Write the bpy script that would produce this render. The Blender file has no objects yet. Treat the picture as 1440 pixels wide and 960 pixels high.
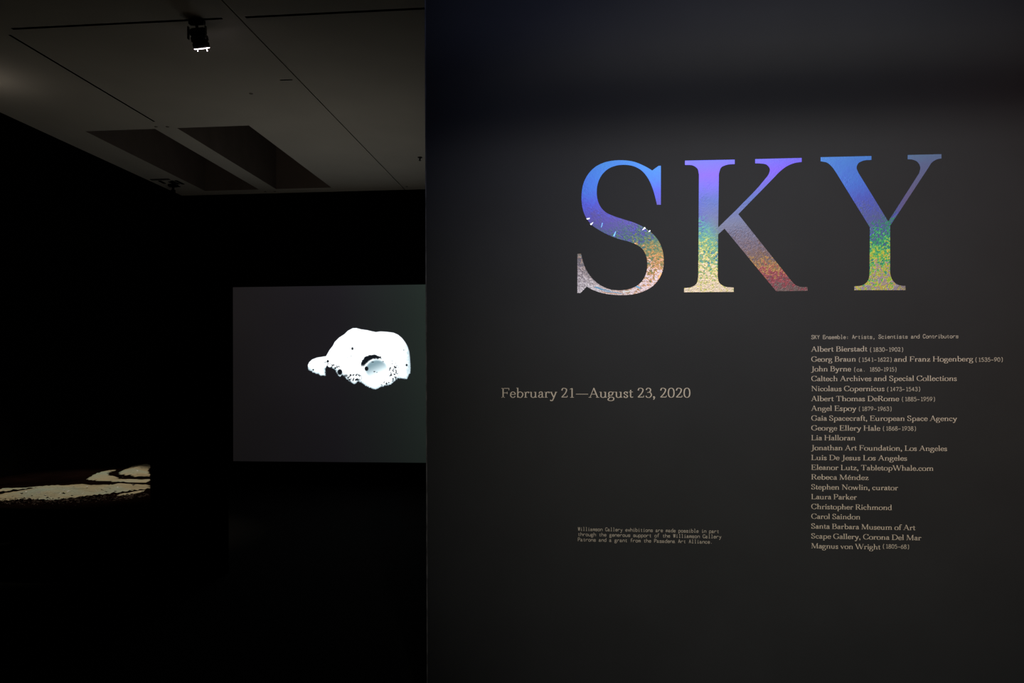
import bpy, bmesh, math, random
from math import sin, cos, pi, atan2, hypot, sqrt, exp
from mathutils import Vector, Matrix, noise
from mathutils.geometry import tessellate_polygon

random.seed(7)
SC = bpy.context.scene
COL = SC.collection

# ------------------------------------------------------------------ camera
F, YAW, ROLL, SHY = 1122.8, 0.10057, -0.0016655, 59.9
CAMH = 1.5
fwd = Vector((-sin(YAW), cos(YAW), 0)); rt = Vector((cos(YAW), sin(YAW), 0)); up = Vector((0, 0, 1))
r2 = cos(ROLL) * rt + sin(ROLL) * up
u2 = -sin(ROLL) * rt + cos(ROLL) * up
cd = bpy.data.cameras.new('camera'); cam = bpy.data.objects.new('camera', cd); COL.objects.link(cam)
M = Matrix((( r2.x, u2.x, -fwd.x, 0), (r2.y, u2.y, -fwd.y, 0), (r2.z, u2.z, -fwd.z, CAMH), (0, 0, 0, 1)))
cam.matrix_world = M
cd.sensor_width = 36; cd.lens = F / 1440 * 36; cd.shift_y = SHY / 1440
cd.clip_start = 0.05; cd.clip_end = 200
SC.camera = cam
EYE = Vector((0, 0, CAMH))

def ray(x, y):
    return r2 * ((x - 720) / F) + u2 * ((480 + SHY - y) / F) + fwd
def on(x, y, axis, val):           # where the sight line of a pixel meets the plane axis = val
    d = ray(x, y); t = (val - EYE[axis]) / d[axis]
    return EYE + d * t

# ------------------------------------------------------------------ world, exposure, lights
w = bpy.data.worlds.new('world'); SC.world = w; w.use_nodes = True
w.node_tree.nodes['Background'].inputs[0].default_value = (0, 0, 0, 1)
w.node_tree.nodes['Background'].inputs[1].default_value = 0
vs = SC.view_settings
vs.view_transform = 'Standard'; vs.look = 'None'; vs.exposure = 0; vs.gamma = 1; vs.use_curve_mapping = False

def aim(o, tgt):
    o.rotation_euler = (Vector(tgt) - o.location).to_track_quat('-Z', 'Y').to_euler()
def spot(name, loc, tgt, power, color, size, blend, radius):
    l = bpy.data.lights.new(name, 'SPOT'); l.energy = power; l.color = color
    l.spot_size = math.radians(size); l.spot_blend = blend; l.shadow_soft_size = radius
    o = bpy.data.objects.new(name, l); COL.objects.link(o); o.location = loc; aim(o, tgt)
    return o
def area(name, loc, tgt, power, color, sx, sy):
    l = bpy.data.lights.new(name, 'AREA'); l.energy = power; l.color = color
    l.shape = 'RECTANGLE'; l.size = sx; l.size_y = sy
    o = bpy.data.objects.new(name, l); COL.objects.link(o); o.location = loc; aim(o, tgt)
    return o

WY = 3.5            # title wall
CZ = 4.4            # ceiling
KEY = Vector((1.15, -2.0, 4.0))
spot('gallery_lamp_light', KEY, (1.0, WY, 1.5), 800, (1, .93, .82), 42, 1.0, .10)
spot('blue_lamp_light', (0.2, -1.6, 3.9), (0.6, WY, 2.9), 260, (.55, .6, 1), 40, 1.0, .14)
spot('red_lamp_light', (3.6, -1.2, 3.4), (2.25, WY, 1.9), 75, (1, .30, .2), 36, 1.0, .15)

# ------------------------------------------------------------------ materials
def lin(c):
    return tuple(((v / 255) / 12.92 if v / 255 <= .04045 else ((v / 255 + .055) / 1.055) ** 2.4) for v in c)
def mat(name, color, rough=.8, metal=0, spec=.3, var=0, scale=8, bump=0, bscale=200, emit=None, estr=0):
    m = bpy.data.materials.new(name); m.use_nodes = True
    nt = m.node_tree; b = nt.nodes['Principled BSDF']
    b.inputs['Base Color'].default_value = (*color, 1); b.inputs['Roughness'].default_value = rough
    b.inputs['Metallic'].default_value = metal; b.inputs['Specular IOR Level'].default_value = spec
    if var or bump:
        tc = nt.nodes.new('ShaderNodeTexCoord')
    if var:
        n = nt.nodes.new('ShaderNodeTexNoise'); n.inputs['Scale'].default_value = scale; n.inputs['Detail'].default_value = 4
        r = nt.nodes.new('ShaderNodeMapRange'); r.inputs['To Min'].default_value = 1 - var; r.inputs['To Max'].default_value = 1 + var
        r.inputs['From Min'].default_value = .3; r.inputs['From Max'].default_value = .7
        mx = nt.nodes.new('ShaderNodeVectorMath'); mx.operation = 'SCALE'; mx.inputs[0].default_value = color
        nt.links.new(tc.outputs['Object'], n.inputs['Vector']); nt.links.new(n.outputs['Fac'], r.inputs['Value'])
        nt.links.new(r.outputs[0], mx.inputs['Scale']); nt.links.new(mx.outputs[0], b.inputs['Base Color'])
    if bump:
        n2 = nt.nodes.new('ShaderNodeTexNoise'); n2.inputs['Scale'].default_value = bscale; n2.inputs['Detail'].default_value = 3
        bp = nt.nodes.new('ShaderNodeBump'); bp.inputs['Strength'].default_value = bump; bp.inputs['Distance'].default_value = .01
        nt.links.new(tc.outputs['Object'], n2.inputs['Vector']); nt.links.new(n2.outputs['Fac'], bp.inputs['Height'])
        nt.links.new(bp.outputs[0], b.inputs['Normal'])
    if emit:
        b.inputs['Emission Color'].default_value = (*emit, 1); b.inputs['Emission Strength'].default_value = estr
    return m

m_title = mat('charcoal_wall_paint', (.0205, .0222, .0245), rough=.62, spec=.22, var=.08, scale=3, bump=.05, bscale=300)
m_black = mat('matt_black_paint', (.0018, .0018, .0018), rough=.95, spec=.02, var=.2, scale=4)
m_floor = mat('dark_floor', (.003, .0028, .0026), rough=.9, spec=.03, var=.2, scale=6)
m_ceil = mat('ceiling_plaster', (.60, .565, .50), rough=.9, spec=.1, var=.04, scale=1.5, bump=.02, bscale=120)
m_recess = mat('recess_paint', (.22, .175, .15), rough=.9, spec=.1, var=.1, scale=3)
m_slot = mat('slot_black', (.002, .002, .002), rough=.9, spec=.02, var=.1)
m_bead = mat('corner_bead_metal', (.10, .10, .105), rough=.6, spec=.4, var=.6, scale=14)
m_cream = mat('cream_vinyl', (.66, .585, .48), rough=.6, spec=.3, var=.03, scale=30)
m_cream2 = mat('taupe_vinyl', (.46, .42, .35), rough=.6, spec=.3, var=.03, scale=30)
m_metal = mat('black_metal', (.012, .011, .010), rough=.5, metal=0, spec=.4, var=.2, scale=30)
m_grey = mat('grey_metal', (.09, .085, .08), rough=.5, metal=.3, spec=.4, var=.2, scale=30)
m_glow = mat('lamp_glow', (.9, .85, .9), emit=(1, .86, .92), estr=9)
m_dot = mat('ceiling_cover_plastic', (.22, .20, .17), rough=.7, var=.1)
m_base = mat('dark_base_sheet', (.006, .0028, .0022), rough=.75, spec=.2, var=.5, scale=3, bump=.3, bscale=60)
m_base.node_tree.nodes['Principled BSDF'].inputs['Specular IOR Level'].default_value = 0
m_plinth = mat('plinth_paint', (.012, .007, .006), rough=.8, spec=.15, var=.2, scale=3)
m_strip = mat('card_paper', (.7, .64, .60), rough=.5, metal=.4, var=.2)

def nodes(m):
    return m.node_tree.nodes, m.node_tree.links

# sand with crushed glass
m_sand = mat('sand_and_crushed_glass', (.5, .44, .34), rough=.9, spec=.2, bump=.9, bscale=45)
nt, lk = nodes(m_sand)
tc = nt.new('ShaderNodeTexCoord'); n = nt.new('ShaderNodeTexNoise'); n.inputs['Scale'].default_value = 1.4; n.inputs['Detail'].default_value = 8
cr = nt.new('ShaderNodeValToRGB'); cr.color_ramp.elements[0].position = .36; cr.color_ramp.elements[0].color = (.36, .30, .19, 1)
cr.color_ramp.elements[1].position = .62; cr.color_ramp.elements[1].color = (.42, .47, .38, 1)
e = cr.color_ramp.elements.new(.5); e.color = (.48, .42, .28, 1)
lk.new(tc.outputs['Object'], n.inputs['Vector']); lk.new(n.outputs['Fac'], cr.inputs[0])
lk.new(cr.outputs[0], nt['Principled BSDF'].inputs['Base Color'])

# glass chips
m_chip = mat('glass_chip', (.95, .95, .92), rough=.3, spec=1, emit=None)

# holographic foil : the colour follows the angle between sight line and grating
def foil(name, stops, stopsB, off, maskvec, mask0, mask1, kx):
    m = bpy.data.materials.new(name); m.use_nodes = True
    N, L = nodes(m); b = N['Principled BSDF']
    geo = N.new('ShaderNodeNewGeometry'); tc = N.new('ShaderNodeTexCoord')
    sep = N.new('ShaderNodeSeparateXYZ'); L.new(geo.outputs['Incoming'], sep.inputs[0])
    mr = N.new('ShaderNodeMapRange'); mr.clamp = False
    mr.inputs['From Min'].default_value = -.268; mr.inputs['From Max'].default_value = -.113
    L.new(sep.outputs['Z'], mr.inputs['Value'])
    # slow drift of the grating and fine crinkle
    n1 = N.new('ShaderNodeTexNoise'); n1.inputs['Scale'].default_value = 6; n1.inputs['Detail'].default_value = 2
    n2 = N.new('ShaderNodeTexNoise'); n2.inputs['Scale'].default_value = 85; n2.inputs['Detail'].default_value = 3; n2.inputs['Distortion'].default_value = 1.2
    for q in (n1, n2): L.new(tc.outputs['Object'], q.inputs['Vector'])
    def math_(op, a, bb):
        q = N.new('ShaderNodeMath'); q.operation = op
        for i, v in enumerate((a, bb)):
            if hasattr(v, 'links'): L.new(v, q.inputs[i])
            else: q.inputs[i].default_value = v
        return q.outputs[0]
    a1 = math_('MULTIPLY', math_('SUBTRACT', n1.outputs['Fac'], .5), .26)
    # crinkled patches grow towards the foot of the sheet
    n3 = N.new('ShaderNodeTexNoise'); n3.inputs['Scale'].default_value = 9; n3.inputs['Detail'].default_value = 1
    L.new(tc.outputs['Object'], n3.inputs['Vector'])
    amp = N.new('ShaderNodeMapRange'); amp.interpolation_type = 'SMOOTHSTEP'
    amp.inputs['From Min'].default_value = .30; amp.inputs['From Max'].default_value = .95
    amp.inputs['To Min'].default_value = .16; amp.inputs['To Max'].default_value = 1.5
    L.new(math_('ADD', mr.outputs[0], math_('MULTIPLY', math_('SUBTRACT', n3.outputs['Fac'], .5), 1.0)), amp.inputs['Value'])
    vo = N.new('ShaderNodeTexVoronoi'); vo.inputs['Scale'].default_value = 120; L.new(tc.outputs['Object'], vo.inputs['Vector'])
    vs_ = N.new('ShaderNodeSeparateXYZ'); L.new(vo.outputs['Color'], vs_.inputs[0])
    spk = math_('ADD', math_('MULTIPLY', math_('SUBTRACT', n2.outputs['Fac'], .5), .8), math_('MULTIPLY', math_('SUBTRACT', vs_.outputs['X'], .5), .22))
    a2 = math_('MULTIPLY', spk, amp.outputs[0])
    so = N.new('ShaderNodeSeparateXYZ'); L.new(tc.outputs['Object'], so.inputs[0])
    gx_ = math_('MULTIPLY', math_('MULTIPLY', so.outputs['X'], kx), math_('MINIMUM', math_('MAXIMUM', mr.outputs[0], 0.0), 1.0))
    ph = math_('ADD', math_('ADD', mr.outputs[0], a1), math_('ADD', math_('ADD', a2, gx_), off))
    def ramp(st, p):
        c = N.new('ShaderNodeValToRGB'); els = c.color_ramp.elements
        els[0].position = st[0][0]; els[0].color = (*[v * .84 for v in lin(st[0][1])], 1)
        els[1].position = st[-1][0]; els[1].color = (*[v * .84 for v in lin(st[-1][1])], 1)
        for p0, cc in st[1:-1]:
            el = els.new(p0); el.color = (*[v * .84 for v in lin(cc)], 1)
        L.new(p, c.inputs[0]); return c.outputs[0]
    cA = ramp(stops, ph)
    ph2 = math_('ADD', mr.outputs[0], math_('MULTIPLY', a2, .35))
    cB = ramp(stopsB, ph2)
    dt = N.new('ShaderNodeVectorMath'); dt.operation = 'DOT_PRODUCT'; dt.inputs[1].default_value = maskvec
    L.new(tc.outputs['Object'], dt.inputs[0])
    mk = N.new('ShaderNodeMapRange'); mk.interpolation_type = 'SMOOTHSTEP'
    mk.inputs['From Min'].default_value = mask0; mk.inputs['From Max'].default_value = mask1
    L.new(math_('ADD', dt.outputs['Value'], math_('MULTIPLY', a1, .25)), mk.inputs['Value'])
    mx = N.new('ShaderNodeMix'); mx.data_type = 'RGBA'
    L.new(mk.outputs[0], mx.inputs[0]); L.new(cA, mx.inputs[6]); L.new(cB, mx.inputs[7])
    L.new(mx.outputs[2], b.inputs['Base Color'])
    b.inputs['Metallic'].default_value = .25; b.inputs['Roughness'].default_value = .42; b.inputs['Specular IOR Level'].default_value = .35
    bp = N.new('ShaderNodeBump'); L.new(math_('MULTIPLY', math_('MINIMUM', amp.outputs[0], 1.0), .34), bp.inputs['Strength']); bp.inputs['Distance'].default_value = .004
    L.new(n2.outputs['Fac'], bp.inputs['Height']); L.new(bp.outputs[0], b.inputs['Normal'])
    return m

# ------------------------------------------------------------------ mesh helpers
def tag(o, label=None, cat=None, group=None, kind=None):
    if label: o['label'] = label
    if cat: o['category'] = cat
    if group: o['group'] = group
    if kind: o['kind'] = kind
    return o
def meshobj(name, verts, faces, m, parent=None, smooth=False):
    me = bpy.data.meshes.new(name); me.from_pydata([tuple(v) for v in verts], [], faces); me.update()
    if smooth:
        for p in me.polygons: p.use_smooth = True
    me.materials.append(m)
    o = bpy.data.objects.new(name, me); COL.objects.link(o)
    if parent:
        o.parent = parent
        o.matrix_parent_inverse = Matrix.Translation(-Vector(parent.location))
    return o
def empty(name, loc):
    o = bpy.data.objects.new(name, None); COL.objects.link(o); o.location = loc; o.empty_display_size = .1
    return o
class MB:
    def __init__(s): s.v = []; s.f = []
    def add(s, vs, fs):
        k = len(s.v); s.v += [tuple(v) for v in vs]; s.f += [tuple(i + k for i in f) for f in fs]; return s
    def box(s, a, b):
        x0, y0, z0 = a; x1, y1, z1 = b
        vs = [(x0,y0,z0),(x1,y0,z0),(x1,y1,z0),(x0,y1,z0),(x0,y0,z1),(x1,y0,z1),(x1,y1,z1),(x0,y1,z1)]
        return s.add(vs, [(0,3,2,1),(4,5,6,7),(0,1,5,4),(1,2,6,5),(2,3,7,6),(3,0,4,7)])
    def lathe(s, p0, axis, prof, n=24, cap=True):
        ax = Vector(axis).normalized(); t = ax.orthogonal().normalized(); bt = ax.cross(t); p0 = Vector(p0)
        vs = []
        for h, r in prof:
            for i in range(n):
                a = 2 * pi * i / n; vs.append(p0 + ax * h + (t * cos(a) + bt * sin(a)) * r)
        fs = []
        for k in range(len(prof) - 1):
            for i in range(n):
                j = (i + 1) % n; fs.append((k*n+i, k*n+j, (k+1)*n+j, (k+1)*n+i))
        if cap:
            fs.append(tuple(reversed(range(n)))); fs.append(tuple((len(prof)-1)*n + i for i in range(n)))
        return s.add(vs, fs)
    def tube(s, a, b, r, n=10):
        a = Vector(a); b = Vector(b); return s.lathe(a, b - a, [(0, r), ((b-a).length, r)], n)
    def build(s, name, m, parent=None, smooth=False): return meshobj(name, s.v, s.f, m, parent, smooth)
def bevel(o, wdt, seg=2):
    md = o.modifiers.new('bevel', 'BEVEL'); md.width = wdt; md.segments = seg; md.limit_method = 'ANGLE'
    return o
def struct(o): o['kind'] = 'structure'; return o

# ------------------------------------------------------------------ room shell
corner = on(256, 275.1, 2, CZ)             # where back wall, left wall and ceiling meet
BY = corner.y; LX = corner.x               # back wall and left wall planes
RX = 6.5; NY = -4.5                        # right wall, wall behind the viewer
print('back wall', BY, 'left wall', LX)
struct(MB().box((LX - .2, NY - .2, -.1), (RX + .2, BY + .2, 0)).build('floor', m_floor))
struct(MB().box((LX - .2, BY, 0), (RX, BY + .2, CZ)).build('wall_back', m_black))
struct(MB().box((RX, NY, 0), (RX + .2, BY + .2, CZ)).build('wall_right', m_black))
struct(MB().box((LX - .2, NY - .2, 0), (RX + .2, NY, CZ)).build('wall_front', m_black))
struct(MB().box((LX - .2, NY, 0), (LX, BY, CZ)).build('wall_left', m_black))
# low black partition that cuts off the view of the floor sculpture
pa, pb = on(211, 700, 1, 6.0), on(312, 700, 1, 6.0)
struct(bevel(MB().box((pa.x, 6.0, 0), (pb.x, 6.12, 1.75)).build('wall_partition', m_black), .004))

# ceiling: two plaster panels with a joint, two deep recesses and narrow slots
def cx(x, y): return on(x, y, 2, CZ)
JX = (cx(387, 80).x + cx(560, 255.6).x) / 2        # joint line
S1X0, S1X1 = (cx(120, 184).x + cx(286, 268).x)/2, (cx(217, 181).x + cx(366, 267).x)/2
S2X0, S2X1 = (cx(249, 180).x + cx(389, 266.5).x)/2, (cx(350, 176.5).x + cx(467, 264.3).x)/2
SY0 = (cx(217, 181).y + cx(350, 176.5).y) / 2
SY1 = (cx(288, 268).y + cx(467, 264.3).y) / 2
TX = (cx(60, 77.5).x + cx(215, 169.5).x) / 2       # slot running away from the viewer
TY = (cx(100, 36.5).y + cx(560, 13.8).y) / 2       # slot running across
DX0, DX1, DY = cx(393.5, 112.7).x, cx(411.5, 112.3).x, cx(402, 112.5).y
print('recess', S1X0, S1X1, S2X0, S2X1, SY0, SY1, 'joint', JX, 'slots', TX, TY)
holes = [(S1X0, S1X1, SY0, SY1, 'r'), (S2X0, S2X1, SY0, SY1, 'r'),
         (TX - .013, TX + .013, cx(12, 49).y, cx(218.5, 171).y, 's'),
         (cx(17, 41).x, cx(313, 26.3).x, TY - .017, TY + .017, 's'),
         (cx(345, 24.3).x, 3.2, TY - .017, TY + .017, 's'),
         (DX0, DX1, DY - .012, DY + .012, 's')]
def panel(x0, x1, y0, y1, parent):
    hs = [h for h in holes if h[0] < x1 and h[1] > x0]
    xs = sorted({x0, x1} | {min(max(v, x0), x1) for h in hs for v in h[:2]})
    ys = sorted({y0, y1} | {v for h in hs for v in h[2:4]})
    mb = MB(); T = .06
    idx = {}
    def inside(a, b):
        return any(h[0] < a < h[1] and h[2] < b < h[3] for h in hs)
    solid = {}
    for i in range(len(xs) - 1):
        for j in range(len(ys) - 1):
            solid[i, j] = not inside((xs[i] + xs[i+1]) / 2, (ys[j] + ys[j+1]) / 2)
    for (i, j), s in solid.items():
        if not s: continue
        a, b, c, d = xs[i], xs[i+1], ys[j], ys[j+1]
        mb.add([(a, c, CZ), (b, c, CZ), (b, d, CZ), (a, d, CZ)], [(0, 3, 2, 1)])
        mb.add([(a, c, CZ+T), (b, c, CZ+T), (b, d, CZ+T), (a, d, CZ+T)], [(0, 1, 2, 3)])
        for di, dj, e in ((-1, 0, ((a, c), (a, d))), (1, 0, ((b, c), (b, d))), (0, -1, ((a, c), (b, c))), (0, 1, ((a, d), (b, d)))):
            if not solid.get((i + di, j + dj), False):
                (p, q), (r, s_) = e
                mb.add([(p, q, CZ), (r, s_, CZ), (r, s_, CZ+T), (p, q, CZ+T)], [(0, 1, 2, 3)])
    return mb.build('ceiling_panel', m_ceil, parent)
# the slab above the panels carries the recess boxes
mb = MB()
def void(x0, x1, y0, y1, z0, z1):      # open-bottomed box seen from inside
    mb.add([(x0,y0,z0),(x1,y0,z0),(x1,y1,z0),(x0,y1,z0),(x0,y0,z1),(x1,y0,z1),(x1,y1,z1),(x0,y1,z1)],
           [(4,7,6,5),(0,4,5,1),(1,5,6,2),(2,6,7,3),(3,7,4,0)])
for h in holes:
    if h[4] == 's': void(h[0] + .0008, h[1] - .0008, h[2] + .0008, h[3] - .0008, CZ + .001, CZ + .16)
mb.box((LX - .15, NY, CZ + 1.45), (RX, BY + .2, CZ + 1.55))
mb.box((JX - .03, NY, CZ + .03), (JX + .03, BY, CZ + .06))
ceil = struct(mb.build('ceiling', m_slot))
panel(LX, JX - .006, NY, BY, ceil); panel(JX + .006, RX, NY, BY, ceil)
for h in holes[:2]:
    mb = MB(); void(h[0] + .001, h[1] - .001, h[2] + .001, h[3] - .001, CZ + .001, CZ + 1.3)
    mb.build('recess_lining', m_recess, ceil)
# small round covers
for px, py in ((219.5, 178), (235.5, 178), (373, 269), (386.5, 269), (572, 262), (353, 131.5)):
    p = cx(px, py); MB().lathe((p.x, p.y, CZ - .006), (0, 0, 1), [(0, .014), (.004, .019), (.008, .019)], 14).build('screw_cover', m_dot, ceil)

# ------------------------------------------------------------------ title wall
zt = CZ
def edge_x(z):                                # the free edge leans by a few millimetres
    a = on(598.3, 0, 1, WY); b = on(601.3, 960, 1, WY)
    return a.x + (b.x - a.x) * (a.z - z) / (a.z - b.z)
xt, xb = edge_x(zt), edge_x(0)
vs_ = [(xb, WY, 0), (RX, WY, 0), (RX, WY + .14, 0), (xb, WY + .14, 0), (xt, WY, zt), (RX, WY, zt), (RX, WY + .14, zt), (xt, WY + .14, zt)]
title = struct(meshobj('wall_title', vs_, [(0,3,2,1),(4,5,6,7),(0,1,5,4),(1,2,6,5),(2,3,7,6),(3,0,4,7)], m_title))
# corner bead with small chips along its length
mb = MB(); z = 0
while z < zt - .05:
    h = random.uniform(.05, .25); z1 = min(zt, z + h); wd = random.uniform(.0035, .0055)
    x0, x1 = edge_x(z), edge_x(z1)
    mb.add([(x0 - .0035, WY - .001, z), (x0 + wd - .003, WY - .002, z), (x1 + wd - .003, WY - .002, z1), (x1 - .0035, WY - .001, z1),
            (x0 - .0035, WY + .02, z), (x1 - .0035, WY + .02, z1)], [(0, 1, 2, 3), (4, 0, 3, 5)])
    z = z1
mb.build('corner_bead', m_bead, title)

# added unseen bar overhead: it throws the soft dark band across the title wall
ZB = on(1000, 133, 1, WY).z
yb = .2; tb = (yb - KEY.y) / (WY - KEY.y); zb = KEY.z + (ZB - KEY.z) * tb
print('bar z', zb, 'shadow z', ZB)
blocker = empty('shadow_bar', (0, yb, zb))
tag(blocker, 'unseen black bar added above and before the title wall to shade it', 'blocker')
bevel(MB().box((-2.4, yb - .03, zb - .028), (4.4, yb + .03, zb + .028)).build('blocker_bar', m_metal, blocker), .004)
for x in (-2.0, 1.9, 4.1):
    MB().tube((x, yb, zb + .025), (x, yb, CZ + .01), .006).build('hanger', m_metal, blocker)

# ------------------------------------------------------------------ big foil letters
def smooth_outline(pts, ox, oy, s):
    # pts: (x, y) smooth or (x, y, 1) corner, in close-up coordinates; result in pixels
    n = len(pts); out = []
    for i in range(n):
        p1, p2 = pts[i], pts[(i+1) % n]
        p0 = pts[i-1] if len(p1) == 2 else None; p3 = pts[(i+2) % n] if len(p2) == 2 else None
        v1, v2 = Vector(p1[:2]), Vector(p2[:2]); d = (v2 - v1).length
        if p0 is None and p3 is None:
            out.append(v1); continue
        def tang(a, b, c):      # chord-length tangent at b
            a, b, c = Vector(a[:2]), Vector(b[:2]), Vector(c[:2])
            da, dc = max((b-a).length, 1e-6), max((c-b).length, 1e-6)
            return ((b-a)/da*dc + (c-b)/dc*da) / (da+dc)
        t1 = tang(p0, p1, p2) * d if p0 is not None else (v2 - v1)
        t2 = tang(p1, p2, p3) * d if p3 is not None else (v2 - v1)
        for k in range(5):
            t = k / 5; h00 = 2*t**3-3*t**2+1; h10 = t**3-2*t**2+t; h01 = -2*t**3+3*t**2; h11 = t**3-t**2
            out.append(v1*h00 + t1*h10 + v2*h01 + t2*h11)
    return [(ox + p.x / s, oy + p.y / s) for p in out]
c = 1
S_ = [(540,138,c),(540,367,c),(517,367,c),(506,320),(488,262),(462,208),(425,165),(380,141),(330,133),(280,137),(230,157),(190,197),(168,250),(164,305),(172,350),(190,385),(218,412),(260,432),(320,452),(390,475),(450,505),(500,545),(535,595),(553,650),(557,700),(550,755),(530,800),(495,842),(445,872),(390,890),(330,897),(270,896),(210,888),(160,874),(125,859),(105,847,c),(68,885,c),(50,885,c),(50,655,c),(72,655,c),(80,690),(95,735),(118,775),(150,812),(195,845),(245,864),(300,869),(350,863),(400,842),(437,805),(457,755),(460,710),(453,665),(430,625),(395,600),(350,583),(300,570),(240,548),(185,520),(140,490),(105,450),(85,405),(75,350),(76,290),(88,235),(115,185),(155,145),(205,120),(260,108),(320,106),(380,114),(430,133),(465,151),(489,166,c),(526,139,c)]
K_ = [(55,108,c),(347,102,c),(347,128,c),(300,133),(268,148),(254,185,c),(250,500,c),(355,398,c),(520,222),(547,185),(553,158),(535,133),(500,125),(467,124,c),(467,99,c),(740,92,c),(740,116,c),(700,122),(655,140),(612,172),(575,210,c),(368,422,c),(675,808,c),(705,838),(740,849),(773,849,c),(775,872,c),(590,874,c),(287,507,c),(250,540,c),(247,788,c),(255,822),(285,845),(341,852,c),(341,878,c),(50,880,c),(50,855,c),(95,849),(122,830),(133,790,c),(137,190,c),(128,155),(105,138),(55,133,c)]
Y_ = [(58,88,c),(356,81,c),(356,104,c),(310,108),(280,123),(269,148),(280,180,c),(455,465,c),(636,182,c),(643,148),(625,115),(595,102),(569,100,c),(569,75,c),(767,70,c),(767,95,c),(735,103),(710,120),(690,150,c),(466,490,c),(466,770,c),(475,800),(500,830),(535,842),(556,843,c),(556,868,c),(256,868,c),(256,845,c),(300,840),(328,822),(342,795),(345,760,c),(347,500,c),(150,180,c),(125,145),(95,120),(58,112,c)]
blueA = [(0, (40,135,215)), (.14, (45,120,225)), (.30, (66,80,215)), (.44, (80,68,165)), (.54, (62,88,130)), (.63, (70,125,100)), (.73, (125,135,85)), (.82, (205,150,70)), (.90, (225,165,120)), (1, (245,225,230))]
sB = [(0, (40,135,215)), (.5, (85,75,165)), (.66, (120,105,115)), (.85, (170,160,168)), (1, (235,230,236))]
kA = [(0, (125,110,245)), (.18, (95,92,230)), (.36, (72,90,185)), (.50, (88,100,170)), (.60, (70,150,165)), (.70, (105,175,140)), (.80, (165,190,115)), (.90, (235,220,120)), (1, (240,222,195))]
kB = [(0, (85,105,240)), (.14, (112,82,235)), (.33, (72,98,180)), (.50, (100,108,145)), (.68, (110,95,112)), (.79, (125,95,80)), (.84, (190,150,70)), (.88, (165,75,85)), (.96, (140,55,75)), (1, (110,92,92))]
yA = [(0, (62,140,225)), (.2, (62,115,225)), (.36, (72,92,205)), (.50, (85,98,160)), (.59, (40,140,120)), (.69, (50,195,125)), (.79, (165,215,70)), (.88, (235,215,60)), (.95, (190,165,140)), (1, (170,165,180))]
yB = [(0, (85,150,185)), (.2, (95,115,165)), (.5, (105,92,140)), (1, (130,122,130))]
def letter(nm, pts, ox, sc, stops, stopsB, off, maskvec, m0, m1, kx, lab):
    px = smooth_outline(pts, ox, 200, sc)
    P = [on(x, y, 1, WY) for x, y in px]
    cx_ = sum(p.x for p in P) / len(P); z0 = min(p.z for p in P)
    base = Vector((cx_, WY, z0))
    T = .0012
    bm = bmesh.new()
    fr = [bm.verts.new((p.x - cx_, -T, p.z - z0)) for p in P]; bk = [bm.verts.new((p.x - cx_, 0, p.z - z0)) for p in P]
    n = len(P)
    for tri in tessellate_polygon([[Vector((p.x - cx_, p.z - z0, 0)) for p in P]]):
        try: bm.faces.new([fr[k] for k in tri])
        except ValueError: pass
    for i in range(n): bm.faces.new((fr[i], fr[(i+1) % n], bk[(i+1) % n], bk[i]))
    bmesh.ops.recalc_face_normals(bm, faces=bm.faces)
    me = bpy.data.meshes.new('foil_letter'); bm.to_mesh(me); bm.free()
    me.materials.append(foil('holographic_foil_' + nm, stops, stopsB, off, maskvec, m0, m1, kx))
    o = bpy.data.objects.new('foil_letter', me); COL.objects.link(o); o.location = base
    tag(o, lab, 'letter', 'rainbow foil letters of the title')
letter('s', S_, 800, 4.176, blueA, sB, 0, (-1, 0, -1.0), -.13, .10, .5, 'large rainbow foil letter S on the charcoal wall, curved with white lower end')
letter('k', K_, 950, 4.174, kA, kB, .02, (1, 0, .43), -.05, .04, -.45, 'large rainbow foil letter K on the charcoal wall, violet top and red foot')
letter('y', Y_, 1140, 4.175, yA, yB, -.03, (1, 0, .0), .03, .12, .7, 'large rainbow foil letter Y on the charcoal wall, green and yellow stem')

# glints on the S painted as bright slivers, with wrinkle lines along its foot
m_glint = mat('glint_crease_silver', (.85, .9, .88), rough=.3, metal=.3)
m_glint2 = mat('glint_crease_blue', (.12, .38, .6), rough=.3, metal=.4)
m_glint3 = mat('glint_crease_orange', (.85, .42, .2), rough=.3, metal=.4)
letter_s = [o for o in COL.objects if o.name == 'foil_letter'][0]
for pl, mm_ in (([(98,446),(127,441),(124,452),(104,456)], m_glint), ([(120,480),(148,463),(138,482),(128,490)], m_glint),
                ([(424,520),(446,494),(456,504),(436,514)], m_glint), ([(464,525),(477,513),(482,520),(470,528)], m_glint),
                ([(258,552),(275,520),(278,522),(268,554)], m_glint2), ([(196,470),(188,500),(192,501),(200,472)], m_glint2),
                ([(140,848),(160,846),(200,862),(250,872),(248,875),(196,868)], m_glint2), ([(180,874),(240,876),(300,884),(328,890),(280,886),(220,882)], m_glint2),
                ([(170,872),(215,880),(270,884),(305,894),(262,888),(205,884)], m_glint3), ([(388,846),(402,842),(430,858),(418,860)], m_glint2),
                ([(300,874),(350,872),(405,856),(352,880),(310,884)], m_glint), ([(520,800),(540,760),(546,770),(530,802)], m_glint3)):
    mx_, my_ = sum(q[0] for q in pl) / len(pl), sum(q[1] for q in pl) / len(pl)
    kk = .72 if mm_ is m_glint else .9
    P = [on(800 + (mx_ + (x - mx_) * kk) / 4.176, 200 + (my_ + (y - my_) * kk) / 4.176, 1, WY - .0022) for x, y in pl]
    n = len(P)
    o = meshobj('foil_glint_crease', [tuple(p) for p in P] + [(p.x, WY - .0013, p.z) for p in P], [tuple(range(n))] + [(i, (i+1) % n, (i+1) % n + n, i + n) for i in range(n)], mm_, letter_s)

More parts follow.
